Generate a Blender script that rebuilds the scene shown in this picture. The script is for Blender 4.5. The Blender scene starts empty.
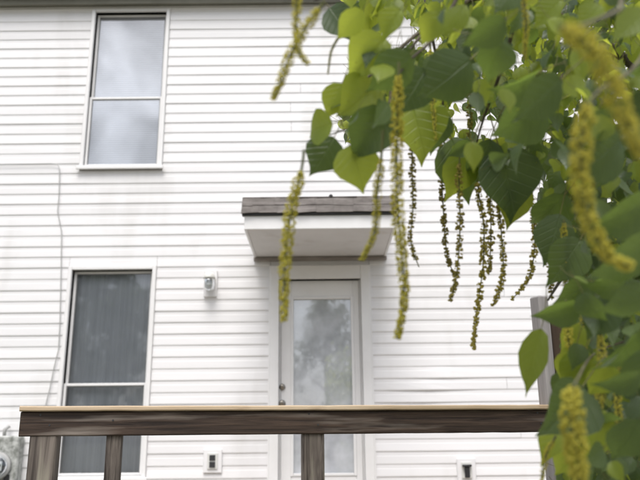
import bpy, math, random
from mathutils import Vector, Matrix

random.seed(7)
RND = random.Random(11)
R = math.radians
scene = bpy.context.scene
COL = scene.collection

# ------------------------------------------------------------------ camera
F_PX = 720.0                      # focal length in pixels of the 640 px wide photograph
PITCH, ROLL = R(15.7), R(-0.58)
CAM = Vector((0.0, 0.0, 1.6))
FWD = Vector((0, math.cos(PITCH), math.sin(PITCH)))
R0 = Vector((1, 0, 0)); U0 = Vector((0, -math.sin(PITCH), math.cos(PITCH)))
RIGHT = math.cos(ROLL) * R0 + math.sin(ROLL) * U0
UP = math.cos(ROLL) * U0 - math.sin(ROLL) * R0
cd = bpy.data.cameras.new('camera')
cam = bpy.data.objects.new('camera', cd); COL.objects.link(cam)
M3 = Matrix((RIGHT, UP, -FWD)).transposed()
cam.matrix_world = Matrix.Translation(CAM) @ M3.to_4x4()
cd.sensor_width = 36.0; cd.lens = F_PX / 640 * 36
cd.clip_start = 0.05; cd.clip_end = 3000
cd.dof.use_dof = True; cd.dof.focus_distance = 2.2; cd.dof.aperture_fstop = 4.5
cd.dof.aperture_blades = 7
scene.camera = cam

# ------------------------------------------------------------------ sky, sun, exposure
SUN_EL, SUN_AZ = R(60), R(187)     # azimuth clockwise from +Y: high behind the camera
w = bpy.data.worlds.new('World'); scene.world = w; w.use_nodes = True
nt = w.node_tree; nt.nodes.clear()
out = nt.nodes.new('ShaderNodeOutputWorld'); bg = nt.nodes.new('ShaderNodeBackground')
sky = nt.nodes.new('ShaderNodeTexSky'); sky.sky_type = 'NISHITA'; sky.sun_disc = False
sky.sun_elevation = SUN_EL; sky.sun_rotation = SUN_AZ
sky.air_density = 1.0; sky.dust_density = 4.0; sky.ozone_density = 1.0
hs = nt.nodes.new('ShaderNodeHueSaturation'); hs.inputs['Saturation'].default_value = 0.44
bg.inputs['Strength'].default_value = 0.14
# thin broken cloud over the whole sky
wtc = nt.nodes.new('ShaderNodeTexCoord'); wn_ = nt.nodes.new('ShaderNodeTexNoise'); wn_.inputs['Scale'].default_value = 8.0; wn_.inputs['Detail'].default_value = 6; wn_.inputs['Distortion'].default_value = 0.4
wr = nt.nodes.new('ShaderNodeMapRange'); wr.inputs[1].default_value = 0.42; wr.inputs[2].default_value = 0.68; wr.inputs[3].default_value = 0.78; wr.inputs[4].default_value = 1.75
wm = nt.nodes.new('ShaderNodeVectorMath'); wm.operation = 'SCALE'
nt.links.new(wtc.outputs['Generated'], wn_.inputs['Vector']); nt.links.new(wn_.outputs['Fac'], wr.inputs[0])
nt.links.new(sky.outputs[0], hs.inputs['Color']); nt.links.new(hs.outputs[0], wm.inputs[0]); nt.links.new(wr.outputs[0], wm.inputs['Scale']); nt.links.new(wm.outputs[0], bg.inputs['Color'])
nt.links.new(bg.outputs[0], out.inputs['Surface'])
sl = bpy.data.lights.new('sun', 'SUN'); sl.energy = 1.4; sl.angle = R(26); sl.color = (1.0, 0.98, 0.96)
so = bpy.data.objects.new('sun', sl); COL.objects.link(so)
sd = Vector((math.sin(SUN_AZ) * math.cos(SUN_EL), math.cos(SUN_AZ) * math.cos(SUN_EL), math.sin(SUN_EL)))
so.rotation_euler = sd.to_track_quat('Z', 'Y').to_euler()
vs = scene.view_settings
vs.view_transform = 'Standard'; vs.look = 'None'; vs.exposure = 0.42; vs.gamma = 1.0; vs.use_curve_mapping = False
scene.render.engine = 'CYCLES'

# ------------------------------------------------------------------ geometry of the view
D = 6.69                                            # distance to the house wall
def P(px, py, d):                                   # photograph pixel at depth d along the optical axis
    return CAM + d * FWD + RIGHT * ((px - 320) / F_PX * d) + UP * ((240 - py) / F_PX * d)
def W(px, py, y=D):                                 # photograph pixel on the upright plane at distance y
    v = FWD + RIGHT * ((px - 320) / F_PX) + UP * ((240 - py) / F_PX)
    v = CAM + v * (y / v.y)
    return v.x, v.z

# ------------------------------------------------------------------ helpers
def tag(o, label=None, cat=None, group=None, kind=None):
    if label: o['label'] = label
    if cat: o['category'] = cat
    if group: o['group'] = group
    if kind: o['kind'] = kind
    return o
def empty(name, loc=(0, 0, 0)):
    o = bpy.data.objects.new(name, None); COL.objects.link(o); o.location = loc; o.empty_display_size = 0.1
    return o
class MB:
    def __init__(s): s.v = []; s.f = []; s.m = []
    def poly(s, pts, mi=0):
        b = len(s.v); s.v += [tuple(p) for p in pts]; s.f.append(tuple(range(b, b + len(pts)))); s.m.append(mi)
    def box(s, x0, x1, y0, y1, z0, z1, mi=0, bev=0.0):
        if bev:
            return s.bevbox(x0, x1, y0, y1, z0, z1, bev, mi)
        b = len(s.v)
        s.v += [(x0,y0,z0),(x1,y0,z0),(x1,y1,z0),(x0,y1,z0),(x0,y0,z1),(x1,y0,z1),(x1,y1,z1),(x0,y1,z1)]
        for f in ((0,3,2,1),(4,5,6,7),(0,1,5,4),(1,2,6,5),(2,3,7,6),(3,0,4,7)):
            s.f.append(tuple(b + i for i in f)); s.m.append(mi)
        return s
    def bevbox(s, x0, x1, y0, y1, z0, z1, e, mi=0):
        # a box with chamfered edges: 24 vertices
        c = [(x0+x1)/2, (y0+y1)/2, (z0+z1)/2]; h = [abs(x1-x0)/2, abs(y1-y0)/2, abs(z1-z0)/2]
        e = min(e, min(h) * 0.45)
        idx = {}
        b = len(s.v)
        for sx in (-1, 1):
            for sy in (-1, 1):
                for sz in (-1, 1):
                    for a in range(3):
                        sg = (sx, sy, sz)
                        p = [c[k] + sg[k] * (h[k] if k == a else h[k] - e) for k in range(3)]
                        idx[(sx, sy, sz, a)] = len(s.v); s.v.append(tuple(p))
        def add(q, nrm):
            pts = [Vector(s.v[i]) for i in q]
            n = (pts[1]-pts[0]).cross(pts[2]-pts[0])
            if n.dot(Vector(nrm)) < 0: q = q[::-1]
            s.f.append(tuple(q)); s.m.append(mi)
        for a in range(3):
            o1, o2 = [k for k in range(3) if k != a]
            for sa in (-1, 1):
                q = []
                for (u, v) in ((-1,-1),(1,-1),(1,1),(-1,1)):
                    g = [0,0,0]; g[a] = sa; g[o1] = u; g[o2] = v
                    q.append(idx[(g[0],g[1],g[2],a)])
                n = [0,0,0]; n[a] = sa; add(q, n)
            for u in (-1, 1):
                for v in (-1, 1):
                    q = []
                    for t, ax in ((-1,o1),(1,o1),(1,o2),(-1,o2)):
                        g = [0,0,0]; g[a] = t; g[o1] = u; g[o2] = v
                        q.append(idx[(g[0],g[1],g[2],ax)])
                    n = [0,0,0]; n[o1] = u; n[o2] = v; add(q, n)
        for sx in (-1, 1):
            for sy in (-1, 1):
                for sz in (-1, 1):
                    add([idx[(sx,sy,sz,k)] for k in range(3)], (sx, sy, sz))
        return s
    def tube(s, pts, rad, n=8, mi=0, cap=True):
        pts = [Vector(p) for p in pts]; k = len(pts)
        if not hasattr(rad, '__len__'): rad = [rad] * k
        ref = None; rings = []
        for i in range(k):
            t = (pts[min(i+1, k-1)] - pts[max(i-1, 0)]).normalized()
            if ref is None: ref = t.orthogonal().normalized()
            ref = (ref - t * ref.dot(t)).normalized(); bi = t.cross(ref)
            b = len(s.v); rings.append(b)
            for j in range(n):
                a = 2 * math.pi * j / n
                s.v.append(tuple(pts[i] + (ref * math.cos(a) + bi * math.sin(a)) * rad[i]))
        for i in range(k - 1):
            for j in range(n):
                j2 = (j + 1) % n
                s.f.append((rings[i]+j, rings[i]+j2, rings[i+1]+j2, rings[i+1]+j)); s.m.append(mi)
        if cap:
            s.f.append(tuple(rings[0]+j for j in reversed(range(n)))); s.m.append(mi)
            s.f.append(tuple(rings[-1]+j for j in range(n))); s.m.append(mi)
        return s
    def lathe(s, prof, org, axis='y', n=20, mi=0):
        # prof: list of (radius, distance along the axis)
        rings = []
        for r, h in prof:
            b = len(s.v); rings.append(b)
            for j in range(n):
                a = 2 * math.pi * j / n; c, d = r * math.cos(a), r * math.sin(a)
                q = (c, h, d) if axis == 'y' else (c, d, h)
                s.v.append((org[0]+q[0], org[1]+q[1], org[2]+q[2]))
        for i in range(len(prof) - 1):
            for j in range(n):
                j2 = (j + 1) % n
                s.f.append((rings[i]+j, rings[i]+j2, rings[i+1]+j2, rings[i+1]+j)); s.m.append(mi)
        s.f.append(tuple(rings[0]+j for j in reversed(range(n)))); s.m.append(mi)
        s.f.append(tuple(rings[-1]+j for j in range(n))); s.m.append(mi)
        return s
    def mesh(s, name, mats, smooth=False):
        me = bpy.data.meshes.new(name); me.from_pydata(s.v, [], s.f)
        for m in (mats if isinstance(mats, (list, tuple)) else [mats]): me.materials.append(m)
        me.polygons.foreach_set('material_index', s.m)
        if smooth: me.polygons.foreach_set('use_smooth', [True] * len(s.f))
        me.update(); return me
    def build(s, name, mats, parent=None, smooth=False, recalc=False):
        me = s.mesh(name, mats, smooth)
        if recalc:
            import bmesh
            bm = bmesh.new(); bm.from_mesh(me); bmesh.ops.recalc_face_normals(bm, faces=bm.faces); bm.to_mesh(me); bm.free()
        o = bpy.data.objects.new(name, me); COL.objects.link(o)
        if parent: o.parent = parent
        return o

# ------------------------------------------------------------------ materials
def mat(name, col, rough=0.5, spec=0.5, metal=0.0):
    m = bpy.data.materials.new(name); m.use_nodes = True
    b = m.node_tree.nodes['Principled BSDF']
    b.inputs['Base Color'].default_value = (*col, 1); b.inputs['Roughness'].default_value = rough
    b.inputs['Specular IOR Level'].default_value = spec; b.inputs['Metallic'].default_value = metal
    return m, m.node_tree, b
def noise_mat(name, c1, c2, scale=(5, 5, 5), detail=6, rough=0.6, lo=0.35, hi=0.65, bump=0.0, spec=0.4, extra=None, nscale=1.0, distort=0.0):
    m, t, b = mat(name, c1, rough, spec)
    tc = t.nodes.new('ShaderNodeTexCoord'); mp = t.nodes.new('ShaderNodeMapping'); mp.inputs['Scale'].default_value = scale
    nz = t.nodes.new('ShaderNodeTexNoise'); nz.inputs['Scale'].default_value = nscale; nz.inputs['Detail'].default_value = detail; nz.inputs['Roughness'].default_value = 0.65; nz.inputs['Distortion'].default_value = distort
    rp = t.nodes.new('ShaderNodeValToRGB'); rp.color_ramp.elements[0].position = lo; rp.color_ramp.elements[1].position = hi
    rp.color_ramp.elements[0].color = (*c1, 1); rp.color_ramp.elements[1].color = (*c2, 1)
    L = t.links.new
    L(tc.outputs['Object'], mp.inputs['Vector']); L(mp.outputs[0], nz.inputs['Vector']); L(nz.outputs['Fac'], rp.inputs['Fac'])
    colout = rp.outputs[0]
    if extra:                                        # (colour, scale, lo, hi): a second layer of stain
        n2 = t.nodes.new('ShaderNodeTexNoise'); n2.inputs['Scale'].default_value = 1.0; n2.inputs['Detail'].default_value = 5
        m2 = t.nodes.new('ShaderNodeMapping'); m2.inputs['Scale'].default_value = extra[1]
        r2 = t.nodes.new('ShaderNodeMapRange'); r2.inputs[1].default_value = extra[2]; r2.inputs[2].default_value = extra[3]
        mx = t.nodes.new('ShaderNodeMix'); mx.data_type = 'RGBA'
        L(tc.outputs['Object'], m2.inputs['Vector']); L(m2.outputs[0], n2.inputs['Vector']); L(n2.outputs['Fac'], r2.inputs[0])
        L(r2.outputs[0], mx.inputs[0]); L(colout, mx.inputs[6]); mx.inputs[7].default_value = (*extra[0], 1)
        colout = mx.outputs[2]
    L(colout, b.inputs['Base Color'])
    if bump:
        bp = t.nodes.new('ShaderNodeBump'); bp.inputs['Strength'].default_value = bump; bp.inputs['Distance'].default_value = 0.004
        L(nz.outputs['Fac'], bp.inputs['Height']); L(bp.outputs[0], b.inputs['Normal'])
    return m

M = {}
M['siding'] = noise_mat('siding_vinyl', (0.80, 0.795, 0.80), (0.73, 0.725, 0.725), (0.5, 1, 6), 5, 0.42, 0.45, 0.9, extra=((0.55, 0.54, 0.51), (2.2, 1, 0.6), 0.54, 0.95))
def per_piece(m, lo):                                # boards differ a little in tone
    t = m.node_tree; b = t.nodes['Principled BSDF']; src = b.inputs['Base Color'].links[0].from_socket
    oi = t.nodes.new('ShaderNodeObjectInfo'); mr = t.nodes.new('ShaderNodeMapRange'); mr.inputs[3].default_value = lo; mr.inputs[4].default_value = 1.0
    vm = t.nodes.new('ShaderNodeVectorMath'); vm.operation = 'SCALE'
    t.links.new(oi.outputs['Random'], mr.inputs[0]); t.links.new(src, vm.inputs[0]); t.links.new(mr.outputs[0], vm.inputs['Scale']); t.links.new(vm.outputs[0], b.inputs['Base Color'])
per_piece(M['siding'], 0.94)
M['trim'] = noise_mat('white_trim', (0.80, 0.797, 0.795), (0.73, 0.725, 0.715), (3, 3, 3), 5, 0.4, 0.4, 0.85)
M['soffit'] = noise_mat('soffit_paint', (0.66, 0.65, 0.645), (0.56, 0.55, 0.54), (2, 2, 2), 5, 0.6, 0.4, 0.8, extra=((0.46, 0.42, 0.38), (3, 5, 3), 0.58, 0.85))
M['ledger'] = noise_mat('weathered_ledger', (0.30, 0.27, 0.25), (0.20, 0.18, 0.165), (4, 20, 20), 6, 0.8)
M['eave'] = noise_mat('eave_vinyl', (0.21, 0.205, 0.165), (0.15, 0.147, 0.115), (2, 8, 2), 5, 0.6)
M['sheath'] = mat('sheathing', (0.10, 0.095, 0.09), 0.9)[0]
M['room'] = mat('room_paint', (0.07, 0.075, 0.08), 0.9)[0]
M['black'] = mat('black_plastic', (0.015, 0.015, 0.016), 0.5)[0]
M['gasket'] = mat('dark_gasket', (0.03, 0.03, 0.032), 0.7)[0]
M['grey_gasket'] = mat('grey_gasket', (0.22, 0.22, 0.22), 0.7)[0]
M['nickel'] = mat('satin_nickel', (0.32, 0.30, 0.27), 0.35, 0.5, 1.0)[0]
M['cable'] = mat('grey_cable', (0.40, 0.40, 0.39), 0.6)[0]
M['plastic'] = mat('pale_plastic', (0.66, 0.66, 0.63), 0.45)[0]
M['shingle'] = noise_mat('asphalt_shingle', (0.185, 0.168, 0.155), (0.095, 0.084, 0.077), (12, 12, 26), 8, 0.9, 0.3, 0.7, 0.6, extra=((0.29, 0.265, 0.25), (2, 3, 18), 0.5, 0.75))
M['rail'] = noise_mat('dark_weathered_wood', (0.015, 0.0085, 0.006), (0.084, 0.055, 0.039), (2.6, 30, 60), 12, 0.75, 0.38, 0.66, 0.8, extra=((0.25, 0.215, 0.185), (1.1, 4, 15), 0.54, 0.66), distort=0.5)
M['cap'] = noise_mat('tan_cap_wood', (0.42, 0.305, 0.19), (0.60, 0.48, 0.34), (2, 25, 25), 7, 0.65, 0.3, 0.7, 0.3, extra=((0.30, 0.20, 0.12), (3.5, 10, 10), 0.60, 0.75))
M['post'] = noise_mat('grey_brown_post_wood', (0.030, 0.022, 0.019), (0.21, 0.18, 0.155), (42, 42, 2.4), 12, 0.8, 0.38, 0.64, 0.9, extra=((0.30, 0.28, 0.22), (22, 22, 1.4), 0.57, 0.68), distort=0.6)
M['greypost'] = noise_mat('silver_grey_wood', (0.36, 0.34, 0.34), (0.20, 0.185, 0.18), (30, 30, 1.5), 8, 0.8, 0.35, 0.7, 0.5)
M['fence'] = noise_mat('brown_fence_wood', (0.028, 0.016, 0.010), (0.075, 0.048, 0.028), (25, 25, 1.2), 8, 0.8, 0.3, 0.7, 0.4)
M['deck'] = noise_mat('deck_wood', (0.24, 0.20, 0.16), (0.34, 0.29, 0.24), (2, 25, 25), 8, 0.8, 0.3, 0.7, 0.3)
M['ground'] = noise_mat('dry_lawn', (0.13, 0.13, 0.09), (0.25, 0.235, 0.19), (1.2, 1.2, 1.2), 10, 0.95, 0.3, 0.7)
M['curtain'] = noise_mat('grey_curtain', (0.46, 0.47, 0.49), (0.58, 0.59, 0.61), (30, 3, 0.6), 5, 0.9)
M['blind'] = noise_mat('pale_blind', (0.80, 0.82, 0.84), (0.72, 0.74, 0.77), (3, 3, 3), 4, 0.8)
M['meter'] = noise_mat('grey_meter_paint', (0.50, 0.51, 0.49), (0.16, 0.17, 0.15), (22, 22, 18), 8, 0.7, 0.38, 0.66)
M['bark'] = noise_mat('grey_bark', (0.045, 0.038, 0.028), (0.12, 0.10, 0.075), (30, 30, 16), 8, 0.9, 0.3, 0.7, 0.6)
M['twig'] = noise_mat('twig_bark', (0.10, 0.085, 0.055), (0.17, 0.16, 0.09), (40, 40, 40), 4, 0.8)

def glass_mat(name, base, k, rough=0.01, tint=(0.85, 0.88, 0.9), painted_haze=0.0):
    m = bpy.data.materials.new(name); m.use_nodes = True; t = m.node_tree; t.nodes.clear()
    o = t.nodes.new('ShaderNodeOutputMaterial'); mx = t.nodes.new('ShaderNodeMixShader')
    tr = t.nodes.new('ShaderNodeBsdfTransparent'); gl = t.nodes.new('ShaderNodeBsdfGlossy'); fr = t.nodes.new('ShaderNodeFresnel')
    ma = t.nodes.new('ShaderNodeMath'); ma.operation = 'MULTIPLY_ADD'; ma.use_clamp = True
    tr.inputs[0].default_value = (*tint, 1); gl.inputs['Roughness'].default_value = rough; gl.inputs['Color'].default_value = (0.93, 0.96, 1.0, 1)
    fr.inputs['IOR'].default_value = 1.5
    ma.inputs[1].default_value = k; ma.inputs[2].default_value = base
    # old float glass: the sheet is never quite flat
    tc = t.nodes.new('ShaderNodeTexCoord'); nz = t.nodes.new('ShaderNodeTexNoise'); nz.inputs['Scale'].default_value = 2.2; nz.inputs['Detail'].default_value = 1
    bp = t.nodes.new('ShaderNodeBump'); bp.inputs['Strength'].default_value = 0.06; bp.inputs['Distance'].default_value = 0.02
    L = t.links.new
    L(tc.outputs['Object'], nz.inputs['Vector']); L(nz.outputs['Fac'], bp.inputs['Height']); L(bp.outputs[0], gl.inputs['Normal'])
    L(fr.outputs[0], ma.inputs[0]); L(ma.outputs[0], mx.inputs[0]); L(tr.outputs[0], mx.inputs[1]); L(gl.outputs[0], mx.inputs[2])
    if painted_haze:                                         # pale haze of the reflections put into the colour: a weak matt veil
        df = t.nodes.new('ShaderNodeBsdfDiffuse'); df.inputs[0].default_value = (0.78, 0.81, 0.86, 1); m2 = t.nodes.new('ShaderNodeMixShader')
        n2 = t.nodes.new('ShaderNodeTexNoise'); n2.inputs['Scale'].default_value = 6; n2.inputs['Detail'].default_value = 7
        r2 = t.nodes.new('ShaderNodeMapRange'); r2.inputs[1].default_value = 0.3; r2.inputs[2].default_value = 0.7; r2.inputs[3].default_value = painted_haze * 0.75; r2.inputs[4].default_value = painted_haze * 1.25
        L(tc.outputs['Object'], n2.inputs['Vector']); L(n2.outputs['Fac'], r2.inputs[0]); L(r2.outputs[0], m2.inputs[0])
        L(mx.outputs[0], m2.inputs[1]); L(df.outputs[0], m2.inputs[2]); L(m2.outputs[0], o.inputs[0])
    else: L(mx.outputs[0], o.inputs[0])
    return m
M['glass'] = glass_mat('window_glass', 0.06, 1.2, rough=0.03, painted_haze=0.05)
M['glass_coated'] = glass_mat('coated_glass', 0.23, 1.6, rough=0.03, tint=(0.95, 0.96, 0.97), painted_haze=0.10)
M['glass_door'] = glass_mat('door_glass', 0.34, 1.6, rough=0.03, tint=(0.96, 0.97, 0.98), painted_haze=0.52)
M['globe'] = glass_mat('lamp_glass', 0.06, 1.6)

def leaf_mat(name, c_dark, c_light, trans, rough=0.42, tw=0.45, under=None, veins=False):
    m = bpy.data.materials.new(name); m.use_nodes = True; t = m.node_tree
    b = t.nodes['Principled BSDF']; o = t.nodes['Material Output']; L = t.links.new
    def math_(op, a, c=None, clamp=False, d=None):
        n = t.nodes.new('ShaderNodeMath'); n.operation = op; n.use_clamp = clamp
        for i, v in enumerate((a, c, d)):
            if v is None: continue
            if isinstance(v, (int, float)): n.inputs[i].default_value = v
            else: L(v, n.inputs[i])
        return n.outputs[0]
    def mixc(f, a, c):
        n = t.nodes.new('ShaderNodeMix'); n.data_type = 'RGBA'
        for i, v in ((0, f), (6, a), (7, c)):
            if isinstance(v, tuple): n.inputs[i].default_value = (*v, 1)
            elif isinstance(v, (int, float)): n.inputs[i].default_value = v
            else: L(v, n.inputs[i])
        return n.outputs[2]
    tc = t.nodes.new('ShaderNodeTexCoord'); oi = t.nodes.new('ShaderNodeObjectInfo')
    nz = t.nodes.new('ShaderNodeTexNoise'); nz.inputs['Scale'].default_value = 5; nz.inputs['Detail'].default_value = 5
    at = t.nodes.new('ShaderNodeAttribute'); at.attribute_name = 'tone'
    L(tc.outputs['Object'], nz.inputs['Vector'])
    tone = math_('FRACT', math_('ADD', oi.outputs['Random'], at.outputs['Fac']))
    fac = math_('ADD', math_('MULTIPLY_ADD', nz.outputs['Fac'], 0.7, d=-0.35), tone, True)
    col = mixc(fac, c_dark, c_light)
    tcol = mixc(tone, tuple(v * 0.7 for v in trans), trans)
    if veins:
        uv = t.nodes.new('ShaderNodeUVMap'); sp = t.nodes.new('ShaderNodeSeparateXYZ'); L(uv.outputs[0], sp.inputs[0])
        ax = math_('ABSOLUTE', math_('SUBTRACT', sp.outputs['X'], 0.5))
        rib = math_('SUBTRACT', 1.0, math_('DIVIDE', ax, 0.018), True)
        fr = math_('FRACT', math_('MULTIPLY', math_('SUBTRACT', sp.outputs['Y'], math_('MULTIPLY', ax, 0.75)), 7.0))
        side = math_('SUBTRACT', 1.0, math_('DIVIDE', math_('ABSOLUTE', math_('SUBTRACT', fr, 0.5)), 0.10), True)
        v = math_('MAXIMUM', rib, math_('MULTIPLY', side, 0.55))
        col = mixc(math_('MULTIPLY', v, 0.42), col, tuple(min(1, c * 1.9 + 0.02) for c in c_light))
        tcol = mixc(math_('MULTIPLY', v, 0.5), tcol, tuple(c * 0.55 for c in trans))
        sp_n = t.nodes.new('ShaderNodeTexNoise'); sp_n.inputs['Scale'].default_value = 9; sp_n.inputs['Detail'].default_value = 2
        L(tc.outputs['Object'], sp_n.inputs['Vector'])
        sp_f = math_('MULTIPLY', math_('SUBTRACT', sp_n.outputs['Fac'], 0.70, True), 12.0, True)
        col = mixc(sp_f, col, (0.13, 0.085, 0.03)); tcol = mixc(sp_f, tcol, (0.14, 0.09, 0.02))
        bp = t.nodes.new('ShaderNodeBump'); bp.inputs['Strength'].default_value = 0.5; bp.inputs['Distance'].default_value = 0.004
        L(v, bp.inputs['Height']); bp.invert = True; L(bp.outputs[0], b.inputs['Normal'])
    if under:
        ge = t.nodes.new('ShaderNodeNewGeometry'); col = mixc(ge.outputs['Backfacing'], col, mixc(fac, under, tuple(c * 1.35 for c in under)))
    L(col, b.inputs['Base Color'])
    b.inputs['Roughness'].default_value = rough; b.inputs['Specular IOR Level'].default_value = 0.5
    tr = t.nodes.new('ShaderNodeBsdfTranslucent'); L(tcol, tr.inputs['Color'])
    ms = t.nodes.new('ShaderNodeMixShader'); ms.inputs[0].default_value = tw
    L(b.outputs[0], ms.inputs[1]); L(tr.outputs[0], ms.inputs[2]); L(ms.outputs[0], o.inputs['Surface'])
    return m
M['leaf'] = leaf_mat('tallow_leaf', (0.045, 0.072, 0.042), (0.100, 0.140, 0.060), (0.30, 0.43, 0.07), 0.40, 0.38, (0.095, 0.125, 0.075), True)
M['leaf_fresh_backlit'] = leaf_mat('young_backlit_tallow_leaf', (0.13, 0.195, 0.033), (0.205, 0.275, 0.048), (0.70, 0.78, 0.09), 0.42, 0.60, (0.16, 0.21, 0.065), True)  # young leaf, with the glow of backlight put into its colours
M['petiole'] = mat('petiole', (0.16, 0.15, 0.05), 0.6)[0]
M['catkin'] = leaf_mat('catkin_yellow', (0.60, 0.54, 0.08), (0.80, 0.73, 0.17), (0.85, 0.82, 0.16), 0.8, 0.45)
M['bead'] = leaf_mat('catkin_bud', (0.30, 0.25, 0.07), (0.56, 0.48, 0.12), (0.66, 0.60, 0.13), 0.8, 0.42)
M['stem'] = mat('catkin_stem', (0.12, 0.13, 0.04), 0.7)[0]
M['tree_leaf'] = leaf_mat('garden_tree_leaf', (0.060, 0.085, 0.035), (0.115, 0.14, 0.060), (0.20, 0.27, 0.07), 0.6, 0.35)

# ------------------------------------------------------------------ ground
g = MB(); g.poly([(-900, -900, 0), (900, -900, 0), (900, 900, 0), (-900, 900, 0)])
tag(g.build('ground', M['ground']), kind='structure')

# ------------------------------------------------------------------ house
FLOOR_Z = 0.98
EAVE_Z = W(160, 7)[1]
HX0, HX1 = -6.2, 5.2
house = empty('house', (0, D, 0))
tag(house, 'two storey house clad in white lap siding with a small canopy over its door', 'house')
def H(o): o.parent = house; o.matrix_parent_inverse = Matrix.Translation((0, -D, 0)); return o

def rect(l0, l1, r0, r1, top, bot):                 # averaged upright rectangle from corner pixels
    xl = (W(*l0)[0] + W(*l1)[0]) / 2; xr = (W(*r0)[0] + W(*r1)[0]) / 2
    return xl, xr, W(*bot)[1], W(*top)[1]
UWx = rect((97, 12), (83, 165), (168, 12), (158, 165), (132, 12), (120, 166))
LWx = rect((70.5, 270), (58, 475), (152, 270), (143, 475), (110, 270), (100, 476))
DRx = rect((283, 285), (281, 475), (360, 285), (366, 475), (320, 279), (320, 479))
UW = (UWx[0], UWx[1], UWx[2], min(UWx[3], EAVE_Z - 0.06))
LW = LWx
DR = (DRx[0] - 0.03, DRx[1], FLOOR_Z + 0.04, DRx[3])
TR = 0.036                                          # width of window casing
DT = 0.085
openings = [(UW[0]-TR, UW[1]+TR, UW[2]-TR-0.01, UW[3]+0.04), (LW[0]-TR, LW[1]+TR, LW[2]-TR-0.01, LW[3]+TR),
            (DR[0]-DT, DR[1]+DT, FLOOR_Z-0.05, DR[3]+0.13)]
holes = [UW, LW, DR]

# wall behind the siding, split round the openings
xs = sorted({HX0, HX1, *[h[0] for h in holes], *[h[1] for h in holes]})
zs = sorted({0.0, EAVE_Z + 0.3, *[h[2] for h in holes], *[h[3] for h in holes]})
b = MB()
for i in range(len(xs) - 1):
    for j in range(len(zs) - 1):
        cx, cz = (xs[i]+xs[i+1])/2, (zs[j]+zs[j+1])/2
        if any(h[0] < cx < h[1] and h[2] < cz < h[3] for h in holes): continue
        b.box(xs[i], xs[i+1], D+0.003, D+0.14, zs[j], zs[j+1])
b.box(HX0, HX0+0.14, D+0.14, D+7, 0, EAVE_Z+0.3); b.box(HX1-0.14, HX1, D+0.14, D+7, 0, EAVE_Z+0.3); b.box(HX0, HX1, D+7, D+7.14, 0, EAVE_Z+0.3)
H(b.build('wall', M['sheath']))
# rooms behind the openings
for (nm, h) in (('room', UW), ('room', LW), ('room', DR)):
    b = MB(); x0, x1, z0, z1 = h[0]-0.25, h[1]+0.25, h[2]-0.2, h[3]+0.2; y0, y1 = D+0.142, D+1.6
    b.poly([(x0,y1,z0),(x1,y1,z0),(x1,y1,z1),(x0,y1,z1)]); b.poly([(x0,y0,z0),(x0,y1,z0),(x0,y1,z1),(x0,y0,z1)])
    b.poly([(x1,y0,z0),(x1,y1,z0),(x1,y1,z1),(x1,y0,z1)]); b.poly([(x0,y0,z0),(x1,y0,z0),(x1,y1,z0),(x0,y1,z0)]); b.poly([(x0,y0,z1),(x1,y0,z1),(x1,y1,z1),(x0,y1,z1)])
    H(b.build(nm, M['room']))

# siding: every plank between the openings is its own piece
EXPO = 0.107
def plank(x0, x1, z0, z1, odd, bow=None):
    b = MB(); n = max(1, int((x1 - x0) / 0.22)); ph = RND.uniform(0, 9); a = RND.uniform(0.0004, 0.0014); dz = RND.uniform(-0.0012, 0.0012)
    tilt = RND.uniform(-0.0010, 0.0010)
    back = D + (0.0 if odd else 0.0015)
    rows = []
    for i in range(n + 1):
        x = x0 + (x1 - x0) * i / n
        wv = a * math.sin(x * 2.1 + ph) + a * 0.6 * math.sin(x * 5.3 + ph * 2)
        bw = 0.0
        if bow:
            t = (x - bow[0]) / bow[1]; bw = bow[2] * math.exp(-t * t)
        zz = z0 + dz + wv + tilt * (x - x0)
        yb = D - (0.0085 if odd else 0.0070) - wv * 0.8 - bw
        prof = [(D - 0.0015, z1 + 0.004), (D - 0.0026 - bw * 0.5, z1 - 0.3 * (z1 - z0)), (D - 0.0044 - bw * 0.6, z1 - 0.37 * (z1 - z0)), (yb - 0.0005, zz + 0.011), (yb + 0.001, zz + 0.003), (yb + 0.004, zz), (back, zz + 0.001), (back, z1 + 0.004)]
        rows.append([(x, y, z) for y, z in prof])
    k = len(rows[0]); base = 0
    for r_ in rows: b.v += r_
    for i in range(n):
        for j in range(k):
            j2 = (j + 1) % k
            b.f.append((i*k+j, (i+1)*k+j, (i+1)*k+j2, i*k+j2)); b.m.append(0)
    b.f.append(tuple(range(k))); b.m.append(0); b.f.append(tuple(n*k + j for j in reversed(range(k)))); b.m.append(0)
    return H(b.build('siding_plank', M['siding'], recalc=True))
z = 0.55; ci = 0
joints = [-5.0, -3.6, 1.35, 2.2, 3.4]
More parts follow.
